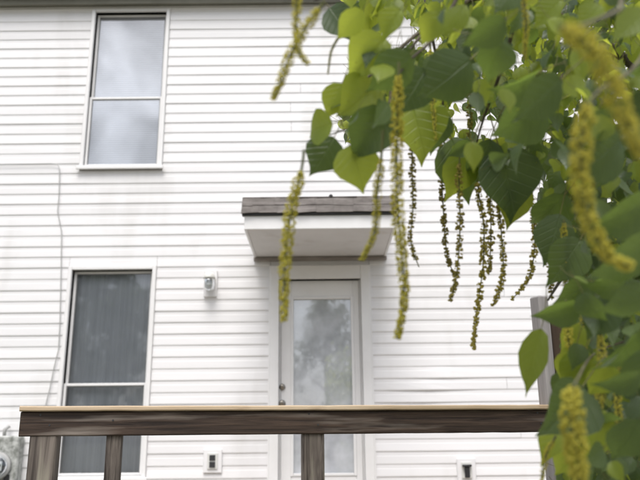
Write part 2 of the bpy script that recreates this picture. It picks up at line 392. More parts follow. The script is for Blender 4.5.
while z < EAVE_Z - 0.02:
    z1 = min(z + EXPO, EAVE_Z)
    iv = [(HX0 + 0.08, HX1 - 0.08, z, z1)]
    for o_ in openings:
        if o_[2] < z1 and o_[3] > z:
            nv = []
            for a_, c_, p_, q_ in iv:
                if o_[0] >= c_ or o_[1] <= a_: nv.append((a_, c_, p_, q_)); continue
                if o_[0] > a_: nv.append((a_, o_[0], p_, q_))
                if o_[3] < q_ - 0.012: nv.append((o_[0], o_[1], o_[3], q_))
                if o_[2] > p_ + 0.012: nv.append((o_[0], o_[1], p_, o_[2] - 0.004))
                if o_[1] < c_: nv.append((o_[1], c_, p_, q_))
            iv = [q for q in nv if q[1] - q[0] > 0.02]
    for a_, c_, p_, q_ in iv:
        cuts = [a_]
        if ci % 2 == 0 and c_ - a_ > 3.2: cuts.append(a_ + RND.choice((1.3, 1.9, 2.4)) + RND.uniform(-0.1, 0.1))
        cuts.append(c_)
        for q in range(len(cuts) - 1):
            xb0, xb1 = cuts[q], cuts[q+1]
            bow = None; zt = W(430, 388)[1]
            if xb0 < 0.9 < xb1 and abs(z - zt) < 0.16:
                bow = (0.98 + RND.uniform(-0.14, 0.14), 0.26, 0.015 if abs(z - zt) < 0.08 else 0.009)
            plank(xb0 + 0.0015, xb1 - 0.0015, p_, q_, ci % 2, bow)
    z += EXPO; ci += 1

# eave: soffit board, frieze strip and gutter
b = MB(); OV = 0.07
b.box(HX0-0.3, HX1+0.3, D-OV, D+0.1, EAVE_Z+0.004, EAVE_Z+0.03); H(b.build('soffit', M['eave']))
b = MB(); b.box(HX0, HX1, D-0.024, D-0.002, EAVE_Z-0.042, EAVE_Z+0.002, bev=0.003); H(b.build('frieze_board', M['trim']))
b = MB(); b.box(HX0-0.3, HX1+0.3, D-OV-0.03, D-OV-0.002, EAVE_Z-0.02, EAVE_Z+0.18); H(b.build('eave_fascia', M['eave']))
b = MB()
pr = [(0, 0.10), (0, 0), (-0.075, 0), (-0.105, 0.035), (-0.11, 0.10), (-0.10, 0.10), (-0.098, 0.04), (-0.07, 0.008), (-0.006, 0.008), (-0.006, 0.10)]
ys, zs_ = D-OV-0.032, EAVE_Z+0.06
for i in range(len(pr)):
    p, q = pr[i], pr[(i+1) % len(pr)]
    b.poly([(HX0-0.3, ys+p[0], zs_+p[1]), (HX1+0.3, ys+p[0], zs_+p[1]), (HX1+0.3, ys+q[0], zs_+q[1]), (HX0-0.3, ys+q[0], zs_+q[1])])
H(b.build('gutter', M['eave']))
b = MB()
b.poly([(HX0-0.35, D-OV-0.06, EAVE_Z+0.19), (HX1+0.35, D-OV-0.06, EAVE_Z+0.19), (HX1+0.35, D+3.5, EAVE_Z+2.2), (HX0-0.35, D+3.5, EAVE_Z+2.2)])
b.poly([(HX0-0.35, D+7.6, EAVE_Z+0.19), (HX1+0.35, D+7.6, EAVE_Z+0.19), (HX1+0.35, D+3.5, EAVE_Z+2.2), (HX0-0.35, D+3.5, EAVE_Z+2.2)])
for x in (HX0, HX1): b.poly([(x, D, EAVE_Z), (x, D+7.1, EAVE_Z), (x, D+3.5, EAVE_Z+2.15)])
H(b.build('roof', M['shingle']))
for x in (HX0, HX1):
    b = MB(); b.box(x-0.01, x+0.09, D-0.03, D+0.06, 0.5, EAVE_Z, bev=0.004); H(b.build('corner_board', M['trim']))

# windows
def window(op, meet_z, glass, top_clear=TR, sill=True):
    x0, x1, z0, z1 = op
    b = MB()
    yo, yi = D - 0.030, D + 0.10
    b.box(x0-TR, x0, yo, yi, z0-TR, z1+top_clear, bev=0.004); b.box(x1, x1+TR, yo, yi, z0-TR, z1+top_clear, bev=0.004)
    b.box(x0+0.0005, x1-0.0005, yo+0.002, yi, z1, z1+top_clear-0.001, bev=0.004); b.box(x0+0.0005, x1-0.0005, yo+0.002, yi, z0-TR+0.001, z0, bev=0.004)
    wn = H(b.build('window', M['trim']))
    s = 0.026
    def sash(a0, a1, y, nm):
        q = MB()
        q.box(x0+0.002, x0+s, y, y+0.03, a0, a1, bev=0.003); q.box(x1-s, x1-0.002, y, y+0.03, a0, a1, bev=0.003)
        q.box(x0+s+0.0005, x1-s-0.0005, y+0.001, y+0.029, a1-s*0.9, a1, bev=0.003); q.box(x0+s+0.0005, x1-s-0.0005, y+0.001, y+0.029, a0, a0+s*0.9, bev=0.003)
        so_ = q.build(nm, M['trim'], wn)
        p = MB(); p.poly([(x0+s-0.004, y+0.015, a0+s*0.9-0.004), (x1-s+0.004, y+0.015, a0+s*0.9-0.004), (x1-s+0.004, y+0.015, a1-s*0.9+0.004), (x0+s-0.004, y+0.015, a1-s*0.9+0.004)])
        p.build('pane', glass, wn)
        gk = MB(); e = 0.007
        gk.box(x0+s-0.001, x0+s+e, y+0.008, y+0.013, a0+s, a1-s); gk.box(x1-s-e, x1-s+0.001, y+0.008, y+0.013, a0+s, a1-s)
        gk.box(x0+s+e, x1-s-e, y+0.0085, y+0.0125, a1-s*0.9-e, a1-s*0.9+0.001)
        gk.build('gasket', M['grey_gasket'], wn)
    sash(meet_z - 0.018, z1 - 0.001, D + 0.045, 'upper_sash')
    sash(z0 + 0.001, meet_z + 0.018, D + 0.010, 'lower_sash')
    if sill:
        q = MB(); q.box(x0-TR-0.02, x1+TR+0.02, D-0.055, D-0.0305, z0-TR-0.012, z0-TR+0.022, bev=0.005); q.build('sill', M['trim'], wn)
    return wn
window(UW, W(125, 98)[1], M['glass_coated'], 0.038)
window(LW, W(105, 385)[1], M['glass'])

# curtain and blind hanging inside
b = MB(); n = 64; x0, x1, z0, z1 = LW
pts = []
for i in range(n + 1):
    x = x0 - 0.05 + (x1 - x0 + 0.1) * i / n
    pts.append((x, D + 0.135 + 0.004 * math.sin(i * 0.82) + 0.003 * math.sin(i * 2.1 + 1)))
for i in range(n):
    for (y_off,) in ((0,), (0.004,)):
        b.poly([(pts[i][0], pts[i][1]+y_off, z0-0.03), (pts[i+1][0], pts[i+1][1]+y_off, z0-0.03), (pts[i+1][0], pts[i+1][1]+y_off, z1+0.05), (pts[i][0], pts[i][1]+y_off, z1+0.05)])
tag(b.build('curtain', M['curtain'], smooth=False), 'grey folded curtain hanging behind the lower window', 'curtain')
bl = empty('window_blind', ((UW[0]+UW[1])/2, D+0.17, UW[3])); tag(bl, 'pale slatted blind closed behind the upper window', 'blind')
def blind(root, x0, x1, z0, z1, y):
    b = MB(); b.box(x0, x1, y-0.015, y+0.015, z1-0.03, z1); o = b.build('head_rail', M['blind'], root); o.matrix_parent_inverse = Matrix.Translation(-root.location)
    k = int((z1 - z0 - 0.04) / 0.024)
    b = MB(); b.poly([(x0, y-0.006, -0.013), (x1, y-0.006, -0.013), (x1, y+0.006, 0.013), (x0, y+0.006, 0.013)]); me = b.mesh('slat', M['blind'])
    for i in range(k):
        o = bpy.data.objects.new('slat', me); COL.objects.link(o); o.parent = root; o.matrix_parent_inverse = Matrix.Translation(-root.location)
        o.location = (0, 0, z1 - 0.045 - i * 0.024)
blind(bl, UW[0]-0.01, UW[1]+0.01, UW[2], UW[3]+0.05, D+0.155)

# door
x0, x1, z0, z1 = DR
b = MB()
b.box(x0-DT, x0, D-0.034, D+0.12, FLOOR_Z-0.04, z1+0.13, bev=0.005); b.box(x1, x1+DT, D-0.034, D+0.12, FLOOR_Z-0.04, z1+0.13, bev=0.005)
b.box(x0+0.0005, x1-0.0005, D-0.032, D+0.12, z1, z1+0.129, bev=0.005)
b.box(x0-DT-0.012, x0-DT-0.0005, D-0.028, D-0.001, FLOOR_Z, z1+0.13); b.box(x1+DT+0.0005, x1+DT+0.012, D-0.028, D-0.001, FLOOR_Z, z1+0.13)
b.box(x0, x0+0.016, D+0.03, D+0.119, FLOOR_Z+0.02, z1-0.001); b.box(x1-0.016, x1, D+0.03, D+0.119, FLOOR_Z+0.02, z1-0.001)
H(b.build('door_frame', M['trim']))
b = MB(); b.box(x0+0.001, x1-0.001, D-0.06, D+0.119, FLOOR_Z-0.03, FLOOR_Z+0.038); H(b.build('threshold', M['nickel']))
gl0, gr0 = W(291, 390)[0], W(355, 390)[0]; gt = W(320, 296)[1]; gb = W(320, 476)[1]
ds0, ds1 = x0 + 0.018, x1 - 0.018
b = MB(); yf, yb = D + 0.045, D + 0.09
b.box(ds0, gl0, yf, yb, z0+0.002, z1-0.004, bev=0.004); b.box(gr0, ds1, yf, yb, z0+0.002, z1-0.004, bev=0.004)
b.box(gl0+0.0005, gr0-0.0005, yf+0.0005, yb, gt, z1-0.0045, bev=0.004); b.box(gl0+0.0005, gr0-0.0005, yf+0.0005, yb, z0+0.0025, gb, bev=0.004)
door = H(b.build('door', M['trim']))
b = MB(); e = 0.022
b.box(gl0-0.004, gl0+e, yf-0.010, yf+0.012, gb-0.004, gt+0.004, bev=0.004); b.box(gr0-e, gr0+0.004, yf-0.010, yf+0.012, gb-0.004, gt+0.004, bev=0.004)
b.box(gl0+e+0.0005, gr0-e-0.0005, yf-0.009, yf+0.0115, gt-e, gt+0.0035, bev=0.004); b.box(gl0+e+0.0005, gr0-e-0.0005, yf-0.009, yf+0.0115, gb-0.0035, gb+e, bev=0.004)
b.build('glazing_bead', M['trim'], door)
b = MB(); b.poly([(gl0, yf+0.02, gb), (gr0, yf+0.02, gb), (gr0, yf+0.02, gt), (gl0, yf+0.02, gt)]); b.build('pane', M['glass_door'], door)
kx, kz = W(282, 403.5, D+0.03); dx, dz_ = W(282, 387, D+0.03)
b = MB(); b.lathe([(0.0, -0.066), (0.018, -0.066), (0.026, -0.058), (0.028, -0.045), (0.022, -0.034), (0.012, -0.026), (0.012, -0.010), (0.032, -0.008), (0.033, 0.0), (0.0, 0.0)], (kx, yf-0.0005, kz)); b.build('knob', M['nickel'], door, True)
b = MB(); b.lathe([(0.0, -0.030), (0.020, -0.030), (0.024, -0.024), (0.027, -0.010), (0.031, -0.006), (0.031, 0.0), (0.0, 0.0)], (dx, yf-0.0005, dz_)); b.build('deadbolt', M['nickel'], door, True)
for c_ in (door.children):
    pass
bl2 = empty('window_blind', ((gl0+gr0)/2, D+0.2, gt)); tag(bl2, 'pale blind closed behind the glass of the back door', 'blind')
blind(bl2, gl0-0.03, gr0+0.03, gb-0.02, gt+0.04, D+0.098)

# canopy over the door
cz = W(320, 258)[1]; cy = 1.0
cl, cr = W(255, 258)[0], W(385.5, 258)[0]
FY = D - cy
b = MB()
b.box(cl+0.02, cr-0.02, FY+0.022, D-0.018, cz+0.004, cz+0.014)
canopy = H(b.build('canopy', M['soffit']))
fz = 0.112
b = MB(); b.box(cl, cr, FY, FY+0.02, cz-0.004, cz+fz, bev=0.003); b.build('fascia', M['trim'], canopy)
for xa, xb in ((cl, cl+0.019), (cr-0.019, cr)):
    b = MB()
    ya, yb2 = FY+0.0205, D-0.017
    v = [(ya, cz-0.003), (yb2, cz-0.003), (yb2, cz+fz+0.47), (ya, cz+fz+0.02)]
    b.poly([(xa, y, z_) for y, z_ in v]); b.poly([(xb, y, z_) for y, z_ in reversed(v)])
    for i in range(4):
        p, q = v[i], v[(i+1) % 4]; b.poly([(xa, p[0], p[1]), (xb, p[0], p[1]), (xb, q[0], q[1]), (xa, q[0], q[1])])
    b.build('side_board', M['trim'], canopy, recalc=True)
b = MB(); b.box(cl-0.008, cr+0.008, D-0.062, D-0.0175, cz-0.034, cz-0.0005, bev=0.003); b.build('ledger_strip', M['ledger'], canopy)
b = MB(); b.box(cl-0.018, cr+0.018, FY-0.022, FY+0.03, cz+fz+0.001, cz+fz+0.014); b.build('drip_edge', M['gasket'], canopy)
# roof deck: a steep front skirt, then a shallow slope back to the wall
sk0 = Vector((0, FY-0.026, cz+fz+0.016)); sk1 = Vector((0, FY+0.05, cz+fz+0.165)); sk2 = Vector((0, D-0.018, cz+fz+0.34))
b = MB()
xa, xb = cl-0.016, cr+0.016
pts = [(sk0.y, sk0.z), (sk1.y, sk1.z), (sk2.y, sk2.z), (sk2.y, sk2.z-0.03), (sk1.y+0.02, sk1.z-0.03), (sk0.y+0.03, sk0.z)]
b.poly([(xa, p[0], p[1]) for p in pts]); b.poly([(xb, p[0], p[1]) for p in reversed(pts)])
for i in range(len(pts)):
    p, q = pts[i], pts[(i+1) % len(pts)]; b.poly([(xa, p[0], p[1]), (xb, p[0], p[1]), (xb, q[0], q[1]), (xa, q[0], q[1])])
b.build('roof_deck', M['gasket'], canopy, recalc=True)
def shingles(a, c, rows, name='shingle'):
    d = c - a; L_ = d.length; u = d.normalized(); nrm = Vector((0, -u.z, u.y))
    if nrm.z < 0: nrm = -nrm
    for r_ in range(rows):
        x = cl - 0.024 - (0.09 if r_ % 2 else 0.0)
        s0 = L_ * r_ / rows - 0.004; s1 = L_ * (r_ + 1) / rows + 0.018
        while x < cr + 0.024:
            wd = 0.165 + RND.uniform(-0.02, 0.02); xa = max(x, cl-0.024); xb = min(x + wd - 0.0012, cr + 0.024)
            x += wd
            if xb - xa < 0.02: continue
            b = MB(); j0 = RND.uniform(-0.010, 0.006); j1 = RND.uniform(-0.010, 0.006); lift = RND.uniform(0.010, 0.013)
            p = [a + u*(s0+j0) + nrm*lift, a + u*(s0+j1) + nrm*(lift+RND.uniform(-0.003, 0.003)), a + u*s1 + nrm*0.004, a + u*s1 + nrm*0.004]
            xx = [xa, xb, xb, xa]
            top = [(xx[i], p[i].y, p[i].z) for i in range(4)]; th = 0.006
            bot = [(xx[i], p[i].y - nrm.y*th, p[i].z - nrm.z*th) for i in range(4)]
            b.poly(top); b.poly(bot[::-1])
            for i in range(4): k = (i+1) % 4; b.poly([top[i], bot[i], bot[k], top[k]])
            b.build(name, M['shingle'], canopy, recalc=True)
shingles(sk0, sk1, 2); shingles(sk1, sk2, 5)
nx_, nz_ = W(331, 197, FY+0.03)
b = MB(); b.lathe([(0.0, -0.01), (0.016, -0.01), (0.018, 0.012), (0.010, 0.022), (0, 0.022)], (nx_, FY+0.055, sk1.z+0.012), 'z', 10); b.build('roof_cap', M['gasket'], canopy, True)

# ------------------------------------------------------------------ things on the wall
lx, lz = W(211, 284)
lamp = empty('wall_lamp', (lx, D-0.016, lz)); tag(lamp, 'small white jar lantern fixed to the siding left of the door', 'lamp')
b = MB(); b.box(-0.062, 0.062, -0.018, 0.004, -0.13, 0.13, bev=0.008); b.build('mounting_block', M['siding'], lamp)
b = MB(); b.lathe([(0, -0.03), (0.030, -0.028), (0.045, -0.020), (0.048, 0.0), (0, 0)], (0, -0.0185, 0.035)); b.build('back_plate', M['plastic'], lamp, True)
b = MB(); b.tube([(0, -0.045, 0.035), (0, -0.075, 0.055), (0, -0.095, 0.062)], 0.010, 8); b.build('arm', M['plastic'], lamp, True)
b = MB(); b.lathe([(0, 0.085), (0.03, 0.082), (0.052, 0.060), (0.058, 0.035), (0.058, 0.028), (0, 0.028)], (0, -0.098, 0), 'z'); b.build('cap', M['plastic'], lamp, True)
b = MB(); b.lathe([(0.048, 0.0275), (0.050, 0.0), (0.048, -0.05), (0.038, -0.075), (0.016, -0.088), (0.001, -0.09)], (0, -0.098, 0), 'z'); b.build('glass_jar', M['globe'], lamp, True)
b = MB(); b.lathe([(0.001, 0.026), (0.014, 0.024), (0.014, 0.0), (0.027, -0.022), (0.027, -0.04), (0.012, -0.056), (0.001, -0.058)], (0, -0.098, 0), 'z', 12); b.build('bulb', M['plastic'], lamp, True)
b = MB()
for k in range(4):
    a = R(45 + 90 * k); c_, s_ = math.cos(a), math.sin(a)
    b.tube([(0.053*c_, -0.098+0.053*s_, 0.03), (0.0545*c_, -0.098+0.0545*s_, -0.05), (0.042*c_, -0.098+0.042*s_, -0.083), (0.004*c_, -0.098+0.004*s_, -0.096)], 0.003, 5)
b.build('guard', M['plastic'], lamp)

def outlet(px, py, label, hood):
    ox, oz = W(px, py)
    e = empty('outlet_box', (ox, D-0.016, oz)); tag(e, label, 'outlet', 'outlet boxes low on the siding')
    b = MB(); b.box(-0.082, 0.082, -0.012, 0.006, -0.10, 0.10, bev=0.006); b.build('mounting_block', M['siding'], e)
    b = MB(); b.box(-0.045, 0.045, -0.024, -0.0125, -0.068, 0.068, bev=0.004); b.build('cover_plate', M['plastic'], e)
    if hood:
        b = MB(); b.box(-0.022, 0.022, -0.052, -0.0245, -0.062, 0.03, bev=0.006); b.build('valve_body', M['black'], e)
        b = MB(); b.box(-0.040, 0.040, -0.062, -0.0245, 0.0305, 0.048, bev=0.006); b.build('hood', M['gasket'], e)
    else:
        for zz in (-0.03, 0.028):
            b = MB(); b.box(-0.026, 0.026, -0.032, -0.0245, zz-0.024, zz+0.024, bev=0.006); b.build('socket', M['gasket'], e)
            b = MB()
            for xx in (-0.009, 0.009): b.box(xx-0.002, xx+0.002, -0.0335, -0.0322, zz-0.006, zz+0.010)
            b.build('slot', M['black'], e)
outlet(213, 461, 'pale outlet with two dark sockets on the siding left of the door', False)
outlet(466, 470, 'pale wall plate with a black hooded fitting right of the door', True)

# cable: along a course to the left, then down past the lower window
pts = [(-3, 165.5), (25, 165), (52, 164.6), (59, 165.5), (60.5, 170), (60, 195), (58.5, 212), (60.5, 222), (62.5, 232), (62, 270), (61, 320), (59.5, 350), (55, 368), (51, 388), (47, 404), (43, 420), (36, 434)]
wp = [Vector((*[W(px, py)[0]], D - 0.026, W(px, py)[1])) for px, py in pts]
wp.insert(0, wp[0] - Vector((2.5, 0, 0.02)))
b = MB(); b.tube(wp, 0.0045, 6); tag(b.build('cable', M['cable'], smooth=True), 'thin grey cable running along the siding and down beside the lower window', 'cable')

# electricity meter at the lower left
mx_, mz = W(4, 468)
mt = empty('utility_meter', (mx_, D-0.016, mz)); tag(mt, 'mottled grey utility meter box on the siding under the left end of the railing', 'meter')
b = MB(); b.box(-0.17, 0.165, -0.11, 0.006, -0.42, 0.275, bev=0.012); b.build('box', M['meter'], mt)
b = MB(); b.lathe([(0.105, -0.03), (0.115, -0.026), (0.118, 0.0)], (0, -0.111, 0.02), 'y', 24); b.build('ring', M['cable'], mt, True)
b = MB(); b.lathe([(0.001, -0.095), (0.05, -0.09), (0.085, -0.072), (0.095, -0.04), (0.096, -0.0305)], (0, -0.111, 0.02), 'y', 24); b.build('glass_cover', M['globe'], mt, True)
b = MB(); b.box(-0.05, 0.05, -0.155, -0.1425, -0.02, 0.06, bev=0.003); b.build('dial', M['plastic'], mt)
for i, (qx, qz) in enumerate(((-0.03, 0.028), (0.0, 0.028), (0.03, 0.028))):
    b = MB(); b.lathe([(0.001, -0.004), (0.011, -0.004), (0.011, 0.0)], (qx, -0.1555, qz), 'y', 12); b.build('register', M['black'], mt)
b = MB(); b.tube([(0.0, -0.05, 0.276), (0.0, -0.05, 0.33), (0.03, -0.03, 0.36)], 0.016, 10); b.build('conduit', M['cable'], mt, True)
b = MB(); b.box(0.06, 0.11, -0.125, -0.1105, -0.10, -0.05, bev=0.004); b.build('latch', M['black'], mt)

# ------------------------------------------------------------------ deck and railing
RY0, RY1 = 2.52, 2.80
deck = empty('deck', (0.3, 4.6, 0)); tag(deck, 'raised timber deck between the railing and the back door', 'deck')
bw = 0.14; b = MB(); b.box(-1.6, 2.3, -bw/2+0.003, bw/2-0.003, -0.028, 0, bev=0.004); me = b.mesh('board', M['deck'])
y = RY1 + 0.15
while y < D - 0.1:
    o = bpy.data.objects.new('board', me); COL.objects.link(o); o.location = (0, y, FLOOR_Z - 0.01); o.parent = deck; o.matrix_parent_inverse = Matrix.Translation(-deck.location); y += bw
b = MB(); b.box(-1.6, 2.3, RY1+0.02, RY1+0.06, FLOOR_Z-0.24, FLOOR_Z-0.04); o = b.build('rim_joist', M['rail'], deck); o.matrix_parent_inverse = Matrix.Translation(-deck.location)

rl = P(20, 410, RY0); 
def on_rail(px):                                     # point on the rail's front plane under a pixel column
    A = P(20, 420, RY0); B = P(549, 420, RY1); v = P(px, 420, 1.0) - CAM
    d2 = Vector((B.x - A.x, B.y - A.y)); den = v.x * d2.y - v.y * d2.x
    t = ((A.x - CAM.x) * d2.y - (A.y - CAM.y) * d2.x) / den
    return Vector((CAM.x + v.x * t, CAM.y + v.y * t, 0))
A, B = on_rail(20), on_rail(549)
ZT = P(20, 406, RY0).z; ZB = P(20, 436.5, RY0).z
u = (B - A).normalized(); yaw = math.atan2(u.y, u.x); LEN = (B - A).length
rail = empty('deck_railing', (A.x, A.y, FLOOR_Z)); rail.rotation_euler.z = yaw
tag(rail, 'weathered dark wooden railing with a tan top strip in front of the house', 'railing')
hb = ZB - FLOOR_Z; ht = ZT - FLOOR_Z
def grained(x0, x1, y0, y1, z0, z1, n, jit):         # a timber whose edges wander a little
    b = MB(); ring = []
    for i in range(n + 1):
        x = x0 + (x1 - x0) * i / n; e = 0.004
        js = [RND.uniform(-jit, jit) for _ in range(4)]
        prof = [(y0, z0+e+js[0]), (y0+e, z0+js[0]), (y1-e, z0+js[1]), (y1, z0+e+js[1]), (y1, z1-e+js[2]), (y1-e, z1+js[2]), (y0+e, z1+js[3]), (y0, z1-e+js[3])]
        base = len(b.v); b.v += [(x, p[0], p[1]) for p in prof]; ring.append(base)
    for i in range(n):
        for j in range(8):
            k = (j + 1) % 8; b.f.append((ring[i]+j, ring[i+1]+j, ring[i+1]+k, ring[i]+k)); b.m.append(0)
    b.f.append(tuple(ring[0]+j for j in range(8))); b.m.append(0); b.f.append(tuple(ring[-1]+j for j in reversed(range(8)))); b.m.append(0)
    return b
grained(0.0, LEN, 0, 0.040, hb, ht - 0.0185, 26, 0.0009).build('top_rail', M['rail'], rail, recalc=True)
grained(-0.003, LEN, -0.012, 0.085, ht - 0.018, ht, 34, 0.0007).build('cap_strip', M['cap'], rail, recalc=True)
def lpost(pxa, pxb, dep, nm, yoff):
    xa, xb = (on_rail(pxa) - A).length, (on_rail(pxb) - A).length
    b = MB(); b.box(xa, xb, yoff, yoff+dep, -FLOOR_Z if nm == 'post' else 0.08, hb + 0.012, bev=0.004); b.build(nm, M['post'], rail)
lpost(31, 58, 0.085, 'post', -0.002 + 0.006); lpost(107, 123, 0.036, 'baluster', 0.012); lpost(303, 324.5, 0.06, 'baluster', 0.008)
for px, dz_n in ((40, -0.03), (50, -0.065), (113, -0.05), (309, -0.03), (318, -0.07), (538, -0.03), (541, -0.07)):
    b = MB(); b.lathe([(0.001, -0.0015), (0.0035, -0.0015), (0.004, 0.0008)], ((on_rail(px) - A).length, 0.0, ht + dz_n), 'y', 8); b.build('nail', M['gasket'], rail)
b = MB(); b.box(0.06, LEN, 0.012, 0.048, 0.045, 0.078); b.build('bottom_rail', M['rail'], rail)

# tall weathered fence at the right end
fp = on_rail(555)
fence = empty('privacy_fence', (fp.x, fp.y, 0)); fence.rotation_euler.z = R(24)
tag(fence, 'tall weathered board fence behind the hanging leaves at the right end of the railing', 'fence')
FT = P(545, 290, RY1 + 0.03).z
b = MB(); b.box(-0.022, 0.028, 0.0, 0.062, 0, FT, bev=0.006); b.build('post', M['greypost'], fence)
x = 0.05; i = 0
while x < 2.6:
    wd = 0.128 + RND.uniform(-0.006, 0.006); hgt = FT - 0.06 + RND.uniform(-0.012, 0.012)
    b = MB(); b.box(x, x+wd, 0.03 + RND.uniform(-0.003, 0.003), 0.048, 0.05, hgt, bev=0.003); b.build('board', M['fence'], fence); x += wd + 0.014
for zz in (0.6, FT - 0.35):
    b = MB(); b.box(0.04, 2.6, 0.0525, 0.09, zz, zz+0.085); b.build('fence_rail', M['fence'], fence)

# ------------------------------------------------------------------ the tree in the foreground
tree = empty('tallow_tree', (1.62, 1.75, 0)); tag(tree, 'leafy tree with hanging yellow catkins filling the right foreground', 'tree')
def T(o): o.parent = tree; o.matrix_parent_inverse = Matrix.Translation(-tree.location); return o
def smoothpath(pts, n=5):
    pts = [Vector(p) for p in pts]; o = []
    for i in range(len(pts) - 1):
        p0, p1, p2, p3 = pts[max(i-1, 0)], pts[i], pts[i+1], pts[min(i+2, len(pts)-1)]
        for k in range(n):
            t = k / n
            o.append(0.5 * ((2*p1) + (p2-p0)*t + (2*p0-5*p1+4*p2-p3)*t*t + (3*p1-p0-3*p2+p3)*t**3))
    o.append(pts[-1]); return o
def limb(pts, r0, r1, m='bark', n=8, name='branch'):
    pp = smoothpath(pts); k = len(pp)
    b = MB(); b.tube(pp, [(r0 + (r1 - r0) * i / (k - 1)) * (1 if name == 'trunk' else 0.62 * RND.uniform(0.85, 1.15)) for i in range(k)], n); T(b.build(name, M[m], smooth=True)); return pp
limb([(1.62, 1.75, -0.05), (1.60, 1.74, 0.7), (1.66, 1.78, 1.5), (1.58, 1.72, 2.3), (1.50, 1.75, 3.2), (1.35, 1.85, 4.3)], 0.085, 0.03, name='trunk', n=12)
limb([(1.62, 1.75, 1.9), P(700, 120, 1.7), P(600, 40, 1.5), P(500, -5, 1.4), P(430, 25, 1.3), P(352, 92, 1.15)], 0.022, 0.003)
limb([(1.58, 1.72, 2.3), P(660, -60, 1.5), P(560, -40, 1.25), P(470, -30, 1.1), P(380, -25, 1.0), P(315, 0, 0.9)], 0.02, 0.003)
limb([P(560, -40, 1.25), P(520, 10, 1.2), P(505, 60, 1.25), P(480, 130, 1.35), P(470, 180, 1.4)], 0.008, 0.002)
limb([P(600, 40, 1.5), P(560, 80, 1.5), P(535, 150, 1.45), P(528, 205, 1.45)], 0.009, 0.002)
limb([(1.66, 1.78, 1.6), P(690, 250, 1.8), P(620, 230, 1.6), P(570, 270, 1.5), P(548, 300, 1.35)], 0.018, 0.003)
limb([(1.66, 1.78, 1.45), P(690, 330, 1.7), P(610, 320, 1.5), P(575, 380, 1.4), P(560, 440, 1.3)], 0.016, 0.003)
limb([P(470, -30, 1.1), P(440, 30, 1.05), P(410, 60, 1.0), P(398, 75, 0.98)], 0.006, 0.002)
limb([P(430, 25, 1.3), P(395, 70, 1.2), P(385, 110, 1.15), P(330, 135, 1.1)], 0.005, 0.0015)
limb([P(430, 25, 1.3), P(440, 80, 1.35), P(445, 130, 1.38), P(442, 155, 1.38)], 0.005, 0.0015)
limb([(1.58, 1.72, 2.3), P(680, -20, 0.9), P(620, 10, 0.65), P(570, 30, 0.52)], 0.007, 0.002, 'twig')
limb([P(680, -20, 0.9), P(640, 60, 0.75), P(600, 90, 0.64), P(585, 110, 0.6)], 0.004, 0.002, 'twig')
limb([(1.66, 1.78, 1.5), P(720, 300, 1.5), P(660, 330, 1.35), P(600, 350, 1.2), P(574, 385, 0.66)], 0.006, 0.002, 'twig')

# leaves: broad rhombic blades with a drawn-out tip, folded along the midrib
def leaf_data(fold, droop, wide, twist):
    rows = [(0.0, 0.03), (0.10, 0.26), (0.24, 0.42), (0.40, 0.465), (0.56, 0.385), (0.70, 0.24), (0.82, 0.105), (0.92, 0.035), (1.0, 0.004)]
    V, F = [], []
    for t, hw in rows:
        hw *= wide * 0.86; back = -0.05 * math.exp(-((t - 0.10) / 0.09) ** 2)
        cz_ = -droop * t * t; tw = twist * t
        for s in (-1, -0.5, 0, 0.5, 1):
            x = s * hw; zz = cz_ + fold * abs(s) ** 1.2 * hw + 0.012 * math.sin(t * 17 + s * 2.5)
            if abs(s) == 1: zz -= 0.03 * fold
            y = t + (back if abs(s) > 0.4 else 0)
            V.append((x * math.cos(tw) - zz * math.sin(tw), y * (1 - 0.25 * droop * t), x * math.sin(tw) + zz * math.cos(tw)))
    for i in range(len(rows) - 1):
        for j in range(4):
            a = i * 5 + j; F.append((a, a + 1, a + 6, a + 5))
    # petiole: a thin three sided stalk going back from the base
    base = len(V); n = 5
    for i in range(n):
        q = i / (n - 1); c = Vector((0.03 * q, -0.62 * q, 0.16 * q * q)); r_ = 0.011
        for k in range(3):
            a = 2.094 * k; V.append((c.x + r_ * math.cos(a), c.y, c.z + r_ * math.sin(a)))
    PF = []
    for i in range(n - 1):
        for k in range(3):
            k2 = (k + 1) % 3; PF.append((base+i*3+k, base+i*3+k2, base+(i+1)*3+k2, base+(i+1)*3+k))
    return V, F, PF
SHAPES = [leaf_data(0.25, 0.20, 1.0, 0.1), leaf_data(0.45, 0.35, 1.05, -0.2), leaf_data(0.12, 0.10, 0.92, 0.0), leaf_data(0.6, 0.25, 1.1, 0.3), leaf_data(0.30, 0.55, 0.98, -0.1), leaf_data(-0.15, 0.3, 1.02, 0.15)]
LEAFMESH = {}
NB = 45                                              # blade vertices; the rest is stalk
def LUV(V, i): return (0.5 + V[i][0], V[i][1]) if i < NB else (0.2, 0.2)
for mi, mname in enumerate(('leaf', 'leaf_fresh_backlit')):
    for si, (V, F, PF) in enumerate(SHAPES):
        me = bpy.data.meshes.new('leaf'); me.from_pydata(V, [], F + PF); me.materials.append(M[mname]); me.materials.append(M['petiole'])
        me.polygons.foreach_set('material_index', [0]*len(F) + [1]*len(PF)); me.polygons.foreach_set('use_smooth', [True]*(len(F)+len(PF))); me.update()
        uvl = me.uv_layers.new(name='leaf'); li = [0]*len(me.loops); me.loops.foreach_get('vertex_index', li)
        uvl.data.foreach_set('uv', [c for i in li for c in LUV(V, i)])
        LEAFMESH[(mname, si)] = me
def leaf_matrix(base, tip, normal, wid=1.0):
    y = tip - base; L_ = y.length; y.normalize(); n = (normal - y * normal.dot(y)).normalized(); x = y.cross(n)
    return Matrix.Translation(base) @ Matrix((x, y, n)).transposed().to_4x4() @ Matrix.Diagonal((L_ * wid, L_, L_, 1))
def leaf_obj(mtx, mname, si):
    o = bpy.data.objects.new('leaf', LEAFMESH[(mname, si)]); COL.objects.link(o); o.parent = tree
    o.matrix_parent_inverse = Matrix.Translation(-tree.location); o.matrix_basis = mtx
    return o
